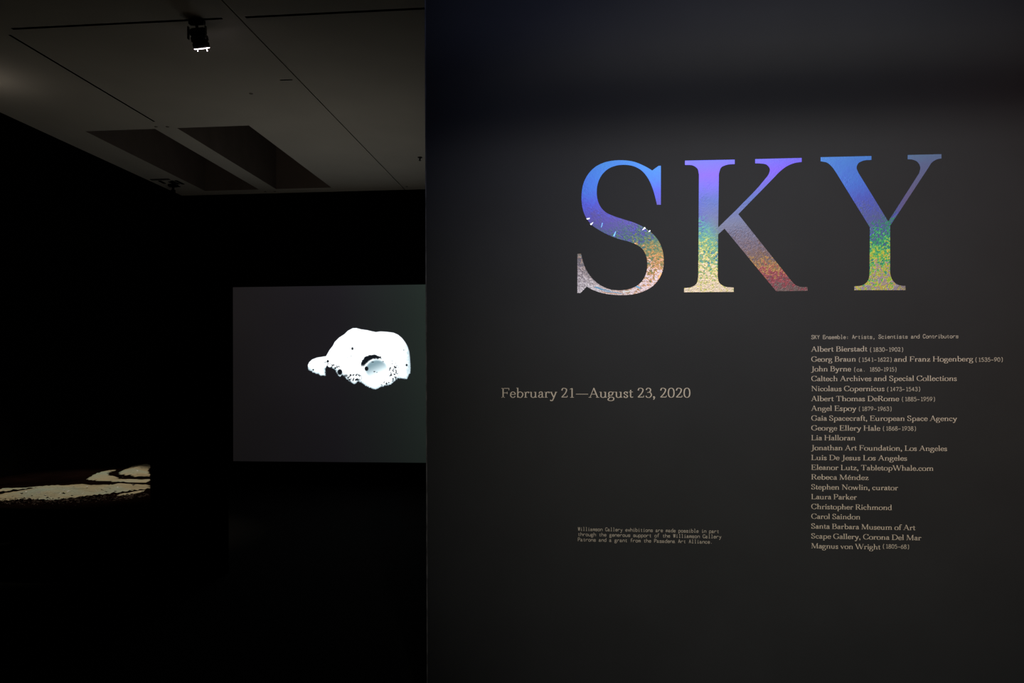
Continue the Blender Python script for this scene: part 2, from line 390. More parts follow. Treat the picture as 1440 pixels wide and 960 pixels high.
# ------------------------------------------------------------------ a small drawn alphabet (hundredths of cap height)
G = {}
def g(ch, adv, s): G[ch] = (adv, s)
g('A', 96, 'l 12 0 47 100 0;l 46 101 82 0 1;l 24 36 66 36 0;s 12 0 13;s 82 0 15')
g('B', 86, 'l 20 0 20 100 1;c 20 98 48 98 64 90 66 76 60 60 45 53 22 53;c 22 53 52 53 74 44 76 26 66 8 46 2 20 2;s 16 0 12;s 16 100 12')
g('C', 94, 'c 84 74 74 93 52 99 26 90 12 66 12 36 26 10 52 1 74 7 86 26;l 85 70 85 100 0')
g('D', 102, 'l 20 0 20 100 1;c 20 98 50 98 76 86 90 62 90 36 76 13 50 2 20 2;s 16 0 12;s 16 100 12')
g('E', 86, 'l 20 0 20 100 1;l 20 98 74 98 0;l 20 52 60 52 0;l 20 2 78 2 0;l 74 100 74 80 0;l 79 0 79 24 0;l 60 40 60 64 0;s 16 0 12;s 16 100 12')
g('F', 80, 'l 20 0 20 100 1;l 20 98 74 98 0;l 20 50 58 50 0;l 74 100 74 78 0;l 58 38 58 62 0;s 20 0 16;s 16 100 12')
g('G', 100, 'c 84 74 74 93 52 99 26 90 12 66 12 36 26 10 52 1 70 4 84 14;l 84 10 84 42 1;s 84 44 15;l 84 72 84 100 0')
g('H', 108, 'l 20 0 20 100 1;l 88 0 88 100 1;l 20 52 88 52 0;s 20 0 16;s 20 100 16;s 88 0 16;s 88 100 16')
g('J', 54, 'c 34 100 34 60 34 10 28 -14 10 -24 2 -18;s 34 100 16')
g('K', 100, 'l 20 0 20 100 1;l 26 42 80 100 0;l 40 56 86 0 1;s 20 0 16;s 20 100 16;s 80 100 13;s 88 0 14')
g('L', 80, 'l 20 0 20 100 1;l 20 2 74 2 0;l 75 0 75 26 0;s 20 100 16;s 16 0 12')
g('M', 124, 'l 18 0 20 100 0;l 22 100 62 2 1;l 62 2 102 100 0;l 104 0 102 100 1;s 16 0 13;s 16 100 11;s 104 0 15;s 106 100 10')
g('N', 106, 'l 20 0 20 100 0;l 20 100 86 2 1;l 86 0 86 100 0;s 20 0 13;s 15 100 12;s 86 100 13')
g('P', 82, 'l 20 0 20 100 1;c 20 98 52 98 70 88 73 72 66 54 48 46 22 46;s 20 0 16;s 16 100 12')
g('R', 92, 'l 20 0 20 100 1;c 20 98 50 98 66 88 68 74 62 58 46 51 22 51;l 44 51 80 0 1;s 20 0 16;s 16 100 12;s 84 0 11')
g('S', 70, 'c 56 76 48 94 32 99 14 90 12 74 22 60 44 46 58 30 56 12 36 1 18 6 10 28;l 57 74 57 98 0;l 9 2 9 30 0')
g('T', 92, 'l 46 0 46 100 1;l 8 98 84 98 0;l 8 76 8 100 0;l 84 76 84 100 0;s 46 0 16')
g('W', 138, 'l 10 100 42 0 1;l 44 0 70 98 0;l 68 100 98 0 1;l 100 0 128 100 0;s 10 100 13;s 68 100 13;s 128 100 11')
g('Y', 92, 'l 10 100 46 46 1;l 46 46 82 100 0;l 46 0 46 50 1;s 10 100 13;s 82 100 12;s 46 0 16')
g('a', 58, 'c 14 48 22 60 36 60 42 46 42 10 50 3 56 6;c 42 36 24 32 11 22 12 6 24 1 36 6 42 16;d 15 47 5')
g('b', 72, 'l 18 0 18 104 1;c 18 44 30 58 46 60 62 46 64 28 54 6 38 0 18 12;s 12 104 8')
g('c', 58, 'c 48 46 40 58 28 59 12 48 10 26 20 6 34 0 50 14;d 48 46 5')
g('d', 72, 'l 54 0 54 104 1;c 54 46 44 59 30 60 12 50 9 28 20 4 36 0 54 14;s 48 104 8;s 60 1 8')
g('e', 58, 'c 12 34 50 34 48 50 34 61 18 55 10 34 12 14 28 0 42 4 52 16')
g('f', 42, 'c 50 94 42 103 28 98 20 80 20 40 20 0;l 4 59 40 59 0;s 20 0 14')
g('g', 64, 'c 28 60 44 56 46 42 38 26 28 23 14 28 10 42 16 56 28 60;c 18 26 8 16 18 6 44 4 56 -8 50 -28 28 -34 6 -26 8 -10 22 2;l 42 56 60 58 0')
g('h', 76, 'l 18 0 18 104 1;c 18 42 30 58 46 60 58 50 58 30 58 0;s 18 0 13;s 58 0 13;s 12 104 8')
g('i', 36, 'l 18 0 18 60 1;d 18 86 8;s 18 0 14;s 12 60 8')
g('j', 34, 'c 20 60 20 20 20 -10 12 -30 -2 -30;d 20 86 8;s 14 60 8')
g('k', 72, 'l 18 0 18 104 1;l 22 24 52 58 0;l 32 34 60 0 1;s 18 0 13;s 12 104 8;s 52 60 12;s 62 0 11')
g('l', 36, 'l 18 0 18 104 1;s 18 0 14;s 12 104 8')
g('m', 114, 'l 18 0 18 60 1;c 18 42 30 58 44 60 56 50 57 30 57 0;c 57 42 68 58 84 60 95 50 96 30 96 0;s 18 0 13;s 57 0 13;s 96 0 13;s 12 60 8')
g('n', 76, 'l 18 0 18 60 1;c 18 42 30 58 46 60 58 50 58 30 58 0;s 18 0 13;s 58 0 13;s 12 60 8')
g('o', 68, 'c 34 60 54 54 60 30 54 6 34 0 14 6 8 30 14 54 34 60')
g('p', 74, 'l 18 -36 18 60 1;c 18 46 30 60 46 60 62 48 64 30 56 6 38 0 18 10;s 18 -36 14;s 12 60 8')
g('q', 72, 'l 54 -36 54 60 1;c 54 46 44 59 30 60 12 50 9 28 20 4 36 0 54 14;s 54 -36 14')
g('r', 54, 'l 18 0 18 60 1;c 18 40 28 56 42 60 48 54;d 46 53 6;s 19 0 14;s 12 60 8')
g('s', 50, 'c 38 46 30 59 20 60 10 50 14 38 32 26 40 14 32 1 20 0 10 14;l 40 42 40 60 0;l 8 0 8 18 0')
g('t', 42, 'c 18 80 18 40 18 12 26 1 40 8;l 4 59 38 59 0')
g('u', 76, 'c 16 60 16 30 18 8 34 0 48 6 56 18;l 56 0 56 60 1;s 11 60 10;s 50 60 9;s 62 1 8')
g('v', 66, 'l 10 60 34 0 1;l 34 0 56 60 0;s 10 60 11;s 56 60 10')
g('w', 98, 'l 10 60 32 0 1;l 32 0 50 60 0;l 48 60 68 0 1;l 68 0 88 60 0;s 10 60 11;s 48 60 11;s 88 60 9')
g('x', 68, 'l 10 60 54 0 1;l 12 0 54 60 0;s 12 60 11;s 54 60 10;s 12 0 10;s 56 0 11')
g('y', 66, 'l 10 60 36 0 1;c 57 60 36 0 22 -32 8 -34;s 10 60 11;s 57 60 10;d 8 -30 6')
g('z', 58, 'l 10 58 48 58 0;l 48 58 10 2 1;l 10 2 52 2 0;l 10 60 10 42 0;l 52 0 52 20 0')
g('\u00e9', 58, G['e'][1] + ';l 26 70 42 92 1')
g('0', 70, 'c 35 99 54 86 60 50 54 14 35 1 16 14 10 50 16 86 35 99')
g('1', 66, 'l 35 0 35 98 1;l 16 88 35 98 0;s 35 0 17')
g('2', 70, 'c 12 74 18 94 34 99 52 90 54 72 42 44 24 20 10 4;l 10 5 58 5 1;l 60 4 62 22 0')
g('3', 68, 'c 14 80 22 96 36 99 52 88 50 66 36 55 24 53;c 24 53 46 54 58 40 58 18 42 1 22 3 10 18')
g('4', 70, 'l 46 0 46 99 1;l 46 99 8 30 0;l 6 29 64 29 0;s 46 0 13')
g('5', 68, 'l 20 97 54 97 1;l 20 98 16 56 0;c 16 56 34 62 54 52 60 32 50 8 30 0 10 12')
g('6', 70, 'c 56 94 34 84 16 56 10 30 20 6 36 0 56 10 60 34 50 54 32 58 14 40')
g('7', 66, 'l 10 96 60 96 1;l 60 96 28 0 0;l 10 98 10 80 0')
g('8', 70, 'c 35 99 52 92 52 74 35 55 14 40 10 22 18 4 35 0 54 6 60 24 52 42 35 53 18 64 16 80 22 94 35 99')
g('9', 70, 'c 14 6 36 16 54 44 60 70 50 94 34 99 14 90 10 66 20 46 38 42 56 60')
g(',', 32, 'c 16 8 20 0 14 -16 8 -20;d 15 6 8')
g('.', 32, 'd 16 6 8')
g(':', 34, 'd 17 8 8;d 17 48 8')
g('(', 40, 'c 30 108 16 84 12 44 16 4 30 -20')
g(')', 40, 'c 10 108 24 84 28 44 24 4 10 -20')
g('\u2013', 60, 'l 6 38 54 38 1')
g('\u2014', 120, 'l 4 36 116 36 0')
g(' ', 32, '')
NARROW = 'ijl1().,:ft'
BOLD = .11
def glyph_polys(ch, mono, cell=77):
    adv, s = G[ch]; TH, TN = (BOLD, .055) if not mono else (.15, .15)
    polys = []; cmds = [c_.split() for c_ in s.split(';') if c_]
    if mono:
        cmds = [c_ for c_ in cmds if c_[0] != 's']
        xs = [float(v) for c_ in cmds for v in c_[1:(5 if c_[0] == 'l' else 2 if c_[0] == 'd' else len(c_)):2]]
        if ch in 'il1': cmds.append('l 2 3 34 3 1'.split() if ch != '1' else 'l 16 3 54 3 1'.split())
        if ch in 'il': cmds.append(('l 4 %d 18 %d 1' % ((57, 57) if ch == 'i' else (101, 101))).split())
        if xs:
            lo, hi = min(xs), max(xs); wd = max(hi - lo, 1)
            k = min((cell - 22) / wd, 1.12 if ch in NARROW else 9)
            mid = (lo + hi) / 2; fx = lambda x: ((x - mid) * k + cell / 2) / 100
        else: fx = lambda x: x / 100
    else: fx = lambda x: x / 100
    def wid(dx, dy):
        if mono: return TH
        return TN + (TH - TN) * abs(dy / max(hypot(dx, dy), 1e-9)) ** 1.6
    for c_ in cmds:
        op = c_[0]; a = [float(v) for v in c_[1:]]
        if op == 'l':
            x0, y0, x1, y1 = fx(a[0]), a[1]/100, fx(a[2]), a[3]/100; w_ = TH if a[4] else TN
            if a[4] and abs(y1 - y0) < 1e-6 and not mono: w_ *= .65
            d = hypot(x1-x0, y1-y0) or 1; nx, ny = -(y1-y0)/d*w_/2, (x1-x0)/d*w_/2
            polys.append([(x0+nx, y0+ny), (x0-nx, y0-ny), (x1-nx, y1-ny), (x1+nx, y1+ny)])
        elif op == 's':
            x, y, h = fx(a[0]), a[1]/100, a[2]/100; t_ = .045; y0, y1 = (y, y + t_) if y < .3 else (y - t_, y)
            polys.append([(x-h, y0), (x+h, y0), (x+h, y1), (x-h, y1)])
        elif op == 'd':
            x, y, r_ = fx(a[0]), a[1]/100, a[2]/100
            polys.append([(x + r_*1.15*cos(q*pi/4), y + r_*1.15*sin(q*pi/4)) for q in range(8)])
        elif op == 'c':
            P = [Vector((fx(a[i]), a[i+1]/100)) for i in range(0, len(a), 2)]
            closed = (P[0] - P[-1]).length < .02
            Q = []
            for i in range(len(P) - 1):
                p1, p2 = P[i], P[i+1]
                p0 = P[i-1] if i else (P[-2] if closed else p1*2 - p2)
                p3 = P[i+2] if i + 2 < len(P) else (P[1] if closed else p2*2 - p1)
                for q_ in range(4):
                    t = q_/4
                    Q.append(.5*((2*p1) + (p2-p0)*t + (2*p0-5*p1+4*p2-p3)*t*t + (3*p1-p0-3*p2+p3)*t**3))
            Q.append(P[-1]); n = len(Q); Ls = []
            for i in range(n):
                if closed and i in (0, n-1): d = Q[1] - Q[-2]
                else: d = Q[min(i+1, n-1)] - Q[max(i-1, 0)]
                d.normalize(); w_ = wid(d.x, d.y); nn = Vector((-d.y, d.x)) * w_/2
                Ls.append((Q[i] + nn, Q[i] - nn))
            for i in range(n-1):
                polys.append([tuple(Ls[i][0]), tuple(Ls[i][1]), tuple(Ls[i+1][1]), tuple(Ls[i+1][0])])
    return (cell if mono else adv) / 100, polys
def run(text, mono):
    x = 0; out = []
    for ch in text:
        adv, polys = glyph_polys(ch, mono); out.append((ch, x, adv, polys)); x += adv
    return x, out
def set_text(text, px0, px1, pyb, cap, mono, m, parent, name, split=None):
    a = on(px0, pyb, 1, WY); b = on(px1, pyb, 1, WY); t_ = on(px0, pyb - cap, 1, WY)
    W, rs = run(text, mono)
    sx = (b.x - a.x) / (W - (.16 if mono else .12)); sz = t_.z - a.z
    x_off = (.08 if mono else .06)
    def emit_(items, nm, par):
        mb = MB(); k = 0
        for ch, x, adv, polys in items:
            for pl in polys:
                yy = WY - .0006 - (k % 5) * .00002; k += 1
                mb.add([(a.x + (x + p[0] - x_off) * sx, yy, a.z + p[1] * sz) for p in pl], [tuple(range(len(pl)))])
        return mb.build(nm, m, par)
    if split:
        for it in rs:
            if it[3]: emit_([it], split, parent)
        return None
    return emit_(rs, name, parent)

date = empty('wall_lettering', on(838, 559, 1, WY))
tag(date, 'cream serif exhibition dates on the charcoal wall, below and left of the big letters', 'wall text')
set_text('February 21\u2014August 23, 2020', 705.4, 970.6, 558.8, 13.2, False, m_cream, date, 'text_line', split='character')

BOLD = .125
lst = empty('wall_lettering', on(1141, 772, 1, WY))
tag(lst, 'long cream column of contributor names under a small heading on the charcoal wall', 'wall text')
set_text('SKY Ensemble: Artists, Scientists and Contributors', 1141, 1347.5, 476.6, 5.4, True, m_cream2, lst, 'heading_line')
NM = [('Albert Bierstadt', 1219.2, 494.2, '(1830\u20131902)', 1222.7, 1270.6),
      ('Georg Braun', 1203.3, 508.3, '(1541\u20131622)', 1207, 1254.6),
      ('John Byrne', 1196.2, 522.0, '1850\u20131915)', 1222.4, 1261.2),
      ('Caltech Archives and Special Collections', 1345.2, 535.6),
      ('Nicolaus Copernicus', 1243.5, 549.7, '(1473\u20131543)', 1246.7, 1294.6),
      ('Albert Thomas DeRome', 1263.7, 563.7, '(1885\u20131959)', 1267.5, 1315.4),
      ('Angel Espoy', 1203.6, 577.3, '(1879\u20131963)', 1207, 1254.4),
      ('Gaia Spacecraft, European Space Agency', 1345.2, 591.1),
      ('George Ellery Hale', 1237.3, 604.9, '(1868\u20131938)', 1240.8, 1288.7),
      ('Lia Halloran', 1202.5, 618.6),
      ('Jonathan Art Foundation, Los Angeles', 1331.5, 632.6),
      ('Luis De Jesus Los Angeles', 1275.2, 646.4),
      ('Eleanor Lutz, TabletopWhale.com', 1312.4, 660.2),
      ('Rebeca M\u00e9ndez', 1221, 673.8),
      ('Stephen Nowlin, curator', 1262.4, 687.7),
      ('Laura Parker', 1204.4, 701.4),
      ('Christopher Richmond', 1254, 715.3),
      ('Carol Saindon', 1209.5, 729.0),
      ('Santa Barbara Museum of Art', 1286.7, 742.8),
      ('Scape Gallery, Corona Del Mar', 1295, 756.7),
      ('Magnus von Wright', 1237.7, 770.5, '(1805\u201368)', 1240.8, 1279)]
for i, row in enumerate(NM):
    yb_ = row[2]
    o = set_text(row[0], 1141, row[1], yb_, 7.1, False, m_cream, lst, 'name_line')
    if len(row) > 3:
        d = set_text(row[3], row[4], row[5], yb_, 5.5, True, m_cream2, lst, 'year_range')
        wm = d.matrix_parent_inverse.copy(); d.parent = o; d.matrix_parent_inverse = Matrix()
    if row[0] == 'John Byrne':
        d = set_text('(ca.', 1200.4, 1217.0, yb_, 5.5, True, m_cream2, lst, 'year_range'); d.parent = o; d.matrix_parent_inverse = Matrix()
    if row[0].startswith('Georg '):
        o2 = set_text('and Franz Hogenberg', 1257.5, 1368, yb_, 7.1, False, m_cream, lst, 'name_line')
        d = set_text('(1535\u201390)', 1370.8, 1410.8, yb_, 5.5, True, m_cream2, lst, 'year_range'); d.parent = o2; d.matrix_parent_inverse = Matrix()
cred = empty('wall_lettering', on(812, 762, 1, WY))
tag(cred, 'three small taupe lines of sponsor credit low on the charcoal wall', 'wall text')
m_cream3 = mat('dim_taupe_vinyl', (.42, .38, .32), rough=.6, var=.03, scale=30)
for t_, x1, yb_ in (('Williamson Gallery exhibitions are made possible in part', 1011, 745.8),
                    ('through the generous support of the Williamson Gallery', 1014.2, 753.2),
                    ('Patrons and a grant from the Pasadena Art Alliance.', 1002, 760.6)):
    set_text(t_, 812.8, x1, yb_, 4.9, True, m_cream3, cred, 'text_line')

# ------------------------------------------------------------------ projection screen with the bright rock
sy = BY - .08
tl = on(327.6, 403.8, 1, sy); bl = on(327.6, 648.2, 1, sy); SX0 = tl.x; SZ1, SZ0 = tl.z, bl.z; SX1 = on(728, 500, 1, sy).x
print('screen', SX0, SX1, SZ0, SZ1)
scr = empty('projection_screen', ((SX0 + SX1) / 2, sy, SZ0))
tag(scr, 'wide dark projection screen on the black back wall showing a bright white space rock', 'screen')
MB().box((SX0 - .0, sy, SZ0), (SX1, sy + .05, SZ1)).build('screen_panel', m_metal, scr)
m_img = bpy.data.materials.new('projected_picture'); m_img.use_nodes = True
N, L = nodes(m_img); N.remove(N['Principled BSDF'])
em = N.new('ShaderNodeEmission'); at_ = N.new('ShaderNodeAttribute'); at_.attribute_name = 'picture'
L.new(at_.outputs['Color'], em.inputs['Color']); L.new(em.outputs[0], N['Material Output'].inputs[0])
def picture(name, verts, faces, cols, parent):
    o = meshobj(name, verts, faces, m_img, parent)
    ca = o.data.color_attributes.new('picture', 'FLOAT_COLOR', 'POINT')
    flat = []
    for c_ in cols: flat += [c_[0], c_[1], c_[2], 1]
    ca.data.foreach_set('color', flat); return o
# dark picture ground: a faint drift from warm grey at left to green grey at upper right
nx, nz = 48, 30; vv, cc, ff = [], [], []
for j in range(nz + 1):
    for i in range(nx + 1):
        u, v = i / nx, j / nz; x = SX0 + (SX1 - SX0) * u; z = SZ0 + (SZ1 - SZ0) * v
        ul = min(1, u / .68)
        k = .55 + .45 * v
        left = Vector((27, 24.5, 25)); mid = Vector((31, 29, 33)); right = Vector((37, 45, 41)) + Vector((6, 6, 6)) * max(0, (u - .6) * 2)
        col = left.lerp(mid, ul / .55) if ul < .55 else mid.lerp(right, (ul - .55) / .45)
        nn = noise.noise(Vector((u * 5, v * 3, 1))) * 1.6
        col = Vector(lin(tuple(q * (.72 + .30 * v) + nn for q in col)))
        vv.append((x, sy - .002, z)); cc.append(col)
for j in range(nz):
    for i in range(nx):
        a = j*(nx+1)+i; ff.append((a, a+1, a+nx+2, a+nx+1))
picture('projected_sky', vv, ff, cc, scr)
R_ = [(285,448),(320,385),(355,340),(375,300),(420,255),(475,220),(510,185),(560,158),(600,157),(650,170),(710,178),(760,190),(800,198),(850,192),(920,196),(985,205),(1030,225),(1070,258),(1100,295),(1130,345),(1148,400),(1155,460),(1160,540),(1160,600),(1145,645),(1120,685),(1085,682),(1040,676),(1005,695),(960,740),(900,756),(860,765),(800,792),(750,780),(700,757),(660,725),(620,705),(580,738),(540,715),(500,690),(470,650),(452,640),(430,662),(402,632),(385,592),(340,568),(290,555),(275,580),(280,650),(230,652),(205,632),(160,622),(135,602),(100,583),(96,540),(110,510),(140,482),(190,463)]
def inside_dist(x, y):
    ins = False; dmin = 1e9; n = len(R_); j = n - 1
    for i in range(n):
        xi, yi = R_[i]; xj, yj = R_[j]
        if (yi > y) != (yj > y) and x < (xj - xi) * (y - yi) / (yj - yi) + xi: ins = not ins
        dx, dy = xj - xi, yj - yi; t = max(0, min(1, ((x-xi)*dx + (y-yi)*dy) / (dx*dx + dy*dy)))
        d = (x - xi - t*dx)**2 + (y - yi - t*dy)**2
        if d < dmin: dmin = d
        j = i
    return (1 if ins else -1) * sqrt(dmin)
def sm(a, b, x):
    t = max(0, min(1, (x - a) / (b - a))); return t*t*(3 - 2*t)
spots = [(558,369,11,14,.75),(704,577,17,20,1),(428,612,22,26,1),(303,500,11,12,1),(152,588,8,8,.8),(1121,540,9,11,.9),(1090,384,9,8,.25),(968,496,6,8,.35),(627,430,5,6,.35),(545,447,9,7,.25),(508,462,10,6,.2),(878,502,10,6,.25),(786,608,9,6,.5),(812,616,6,4,.4),(848,458,9,8,.8),(768,508,12,6,.35),(705,352,14,5,.12),(935,400,10,6,.12),(520,512,10,4,.1),(790,262,30,6,.08)]
def rock(x, y):
    nz1 = noise.fractal(Vector((x/26, y/26, 3)), 1, 2, 4); nz2 = noise.noise(Vector((x/17, y/22, 8)))
    dk = 0
    for sx_, sy_, rx, ry, k in spots:
        q = ((x-sx_)/rx/1.12)**2 + ((y-sy_)/ry/1.12)**2
        dk = max(dk, k * (1 - sm(.45, 1.5, q)))
    # crater: dark crescent on its upper left rim, pale bowl
    qc = hypot((x-770)/125, (y-545)/112)
    q2 = hypot((x-812)/136, (y-592)/122)
    cres = (1 - sm(.93, 1.06, qc + nz1*.05)) * sm(.93, 1.08, q2 + nz1*.06) * sm(900, 820, x) * sm(570, 520, y)
    dk = max(dk, cres)
    bowl = .55 * (1 - sm(.7, 1.05, q2)) * sm(760, 520, y + (x-740)*.45)
    rough = 0
    for bx, by, rx, ry, k in ((990,610,62,110,1.0),(560,668,110,50,1.1),(350,560,90,34,1.1),(930,735,90,35,.9),(300,520,40,30,.7)):
        q = ((x-bx)/rx)**2 + ((y-by)/ry)**2
        rough = max(rough, k * max(0, 1 - q))
    dk = max(dk, .85 * min(1, rough * 1.5 * sm(-.2, .6, nz1*.8 + nz2*.9)))
    pale = max(bowl, .35 * sm(1060, 1160, x + nz1*30), .35 * sm(40, 0, 1e9 if y < 560 else inside_dist_cache[0]) )
    return dk, pale
st = 4.0
gx = [80 + i*st for i in range(int(1100/st))]; gy = [140 + j*st for j in range(int(670/st))]
vid = {}; vv, cc, ff = [], [], []
inside_dist_cache = [0]
def vget(i, j):
    if (i, j) in vid: return vid[i, j]
    x, y = gx[i], gy[j]; d = inside_dist(x, y)
    rag = noise.noise(Vector((x/14, y/14, 2))) * 9 * sm(480, 620, y)
    d += rag; inside_dist_cache[0] = d
    dk, pale = rock(x, y)
    white = Vector((1.3, 1.33, 1.34)); greyb = Vector((.55, .66, .70)); dark = Vector((.115, .13, .15))
    c_ = white.lerp(greyb, min(1, pale * 1.9)) if pale > .02 else white
    c_ = c_.lerp(dark, min(1, dk ** .8 * 1.15)) if dk > 0 else c_
    e_ = sm(-5, 5, d)
    halo = Vector((.135, .14, .165))
    c_ = halo.lerp(c_, e_); c_ = Vector(tuple(v ** 2.3 for v in c_))
    p = on(420 + x/7.383, 440 + y/7.383, 1, sy - .004)
    vv.append(p); cc.append(c_); vid[i, j] = (len(vv) - 1, d); return vid[i, j]
for i in range(len(gx) - 1):
    for j in range(len(gy) - 1):
        q = [vget(i, j), vget(i+1, j), vget(i+1, j+1), vget(i, j+1)]
        if max(v[1] for v in q) > -4: ff.append(tuple(v[0] for v in reversed(q)))
used = sorted({i for f in ff for i in f}); mp = {a: b for b, a in enumerate(used)}
picture('projected_rock', [vv[i] for i in used], [tuple(mp[i] for i in f) for f in ff], [cc[i] for i in used], scr)

# ------------------------------------------------------------------ floor sculpture in the side space
PZ = .52
near = on(211, 717.5, 2, PZ)
PX0, PX1 = LX + .02, on(290, 717.5, 2, PZ).x
PY0, PY1 = near.y, on(211, 637, 2, PZ).y + .1
print('plinth', PX0, PX1, PY0, PY1)
sc_ = empty('floor_sculpture', ((PX0 + PX1) / 2, (PY0 + PY1) / 2, 0))
tag(sc_, 'low dark platform spread with pale swirls of sand and glass along the left wall', 'sculpture')
def slab_poly(z0, z1, inset):
    pts = [(PX0, PY0 + inset), (on(228, 717, 2, PZ).x, PY0 + inset)]
    for px_, py_ in ((262, 705), (284, 690), (296, 672), (300, 655), (300, 641)):
        q = on(px_, py_, 2, PZ); pts.append((q.x - inset, q.y))
    pts.append((PX0, pts[-1][1])); n = len(pts)
    return [(x, y, z0) for x, y in pts] + [(x, y, z1) for x, y in pts], [tuple(reversed(range(n))), tuple(range(n, 2*n))] + [(i, (i+1) % n, (i+1) % n + n, i + n) for i in range(n)]
meshobj('platform', *slab_poly(0, PZ - .015, .03), m_plinth, sc_)
meshobj('base_sheet', *slab_poly(PZ - .015, PZ, 0), m_base, sc_)
def sandpatch(outline, h, name='sand_drift', jit=1.0):
    pts = smooth_outline(outline, 0, 600, 6.545)
    P = [on(x, y, 2, PZ) for x, y in pts]
    # roughen the outline slightly, then a domed, granular surface
    poly = [(p.x, p.y) for p in P]
    def ind(x, y):
        ins = False; dm = 1e9; n = len(poly); j = n - 1
        for i in range(n):
            xi, yi = poly[i]; xj, yj = poly[j]
            if (yi > y) != (yj > y) and x < (xj - xi) * (y - yi) / (yj - yi) + xi: ins = not ins
            dx, dy = xj-xi, yj-yi; t = max(0, min(1, ((x-xi)*dx + (y-yi)*dy) / (dx*dx+dy*dy+1e-9)))
            d = (x-xi-t*dx)**2 + (y-yi-t*dy)**2
            dm = min(dm, d); j = i
        return (1 if ins else -1) * sqrt(dm)
    x0, x1 = max(PX0 + .05, min(q[0] for q in poly)), min(PX1 - .05, max(q[0] for q in poly)); y0, y1 = min(q[1] for q in poly), max(q[1] for q in poly)
    s = .03; nx_, ny_ = int((x1-x0)/s) + 3, int((y1-y0)/s) + 3
    V, Fc, D = [], [], []
    for j in range(ny_):
        for i in range(nx_):
            x, y = x0 + (i-1)*s, y0 + (j-1)*s; d = ind(x, y) + noise.noise(Vector((x*5, y*2.5, 0))) * .09 * jit
            D.append(d); z = PZ + .001 + h * sm(-.03, .30, d) * (.7 + .5 * noise.fractal(Vector((x*3, y*3, 5)), 1, 2, 4)) + (random.random() * .008 if d > 0 else 0)
            V.append((x, y, max(PZ + .0015, z)))
    for j in range(ny_-1):
        for i in range(nx_-1):
            a = j*nx_+i; q = (a, a+1, a+nx_+1, a+nx_)
            if sum(D[k] for k in q) > 0: Fc.append(q)
    us = sorted({i for f in Fc for i in f}); mp_ = {a: b for b, a in enumerate(us)}
    meshobj(name, [V[i] for i in us], [tuple(mp_[i] for i in f) for f in Fc], m_sand, sc_, smooth=False)
    return [V[i] for i in us]
# outlines in close-up coordinates (scale 6.545 from pixel 0,600); they run on past the frame
main = [(-300,700,c),(-150,655),(0,617),(120,602),(220,590),(330,565),(480,543),(650,545),(850,543),(1020,535),(1200,537),(1378,535,c),(1378,573,c),(1200,590),(1050,612),(880,632),(700,655),(560,668),(400,676),(200,676),(0,680),(-200,730,c)]
arm2 = [(815,470,c),(900,430),(990,405),(1060,400),(1010,425),(1040,455),(1120,480),(1240,488),(1378,487,c),(1378,512,c),(1250,512),(1100,510),(960,500),(850,490)]
arm3 = [(1080,425,c),(1180,385),(1290,352),(1378,345,c),(1378,465,c),(1290,462),(1180,450),(1110,440)]
stk1 = [(-200,625,c),(0,583),(150,566),(330,552),(480,543,c),(330,563),(150,580),(0,600),(-200,660,c)]
stk2 = [(1100,628,c),(1220,600),(1378,577,c),(1378,592,c),(1250,610),(1150,630)]
allv = []
for ol, h, jt in ((main, .05, 1), (arm2, .05, .7), (arm3, .06, .6), (stk1, .03, 1.6), (stk2, .02, 1.2)):
    allv += sandpatch(ol, h, jit=jt)
# rubble scattered along the near rim
mb = MB()
def chip(mb, p, r):
    vs2 = [Vector(p) + Vector((random.uniform(-1, 1), random.uniform(-1, 1), random.uniform(0, 1.0))) * r for _ in range(4)]
    mb.add(vs2, [(0,1,2),(0,2,3),(0,3,1),(1,3,2)])
for k in range(650):
    x = random.uniform(-60, 1370); t = random.random()
    y = 668 - max(0, x - 500) * .062 + random.gauss(22, 16)
    if y > 735 or y < 600: continue
    p = on(x / 6.545, 600 + y / 6.545, 2, PZ + .002)
    if p.x < PX1 - .05: chip(mb, p, random.uniform(.008, .020))
m_rub = mat('brown_rubble', (.045, .026, .018), rough=.9, var=.5, scale=9)
tag(mb.build('rubble', m_rub, sc_), kind='stuff')
# single glass pieces that flash in the light
for (x, y) in ((447,597),(627,607),(665,640),(295,640),(1018,545),(945,592),(985,607),(1205,540),(1228,540),(680,563),(200,622),(1080,560),(420,640),(540,620),(760,625),(880,590),(120,650),(350,615),(1270,410),(1225,400),(960,655),(885,672),(1310,380),(1130,470),(800,560),(590,590),(240,600),(60,640)):
    p = on(x / 6.545, 600 + y / 6.545, 2, PZ + .045); q = MB(); chip(q, p, random.uniform(.013, .022)); q.build('glass_piece', m_chip, sc_)
spc = on(110, 690, 2, PZ)
spot('sculpture_lamp_light', (spc.x - .15, spc.y + .8, CZ - .25), (spc.x - .3, spc.y + .45, PZ), 225, (1, .88, .70), 52, .5, .03)

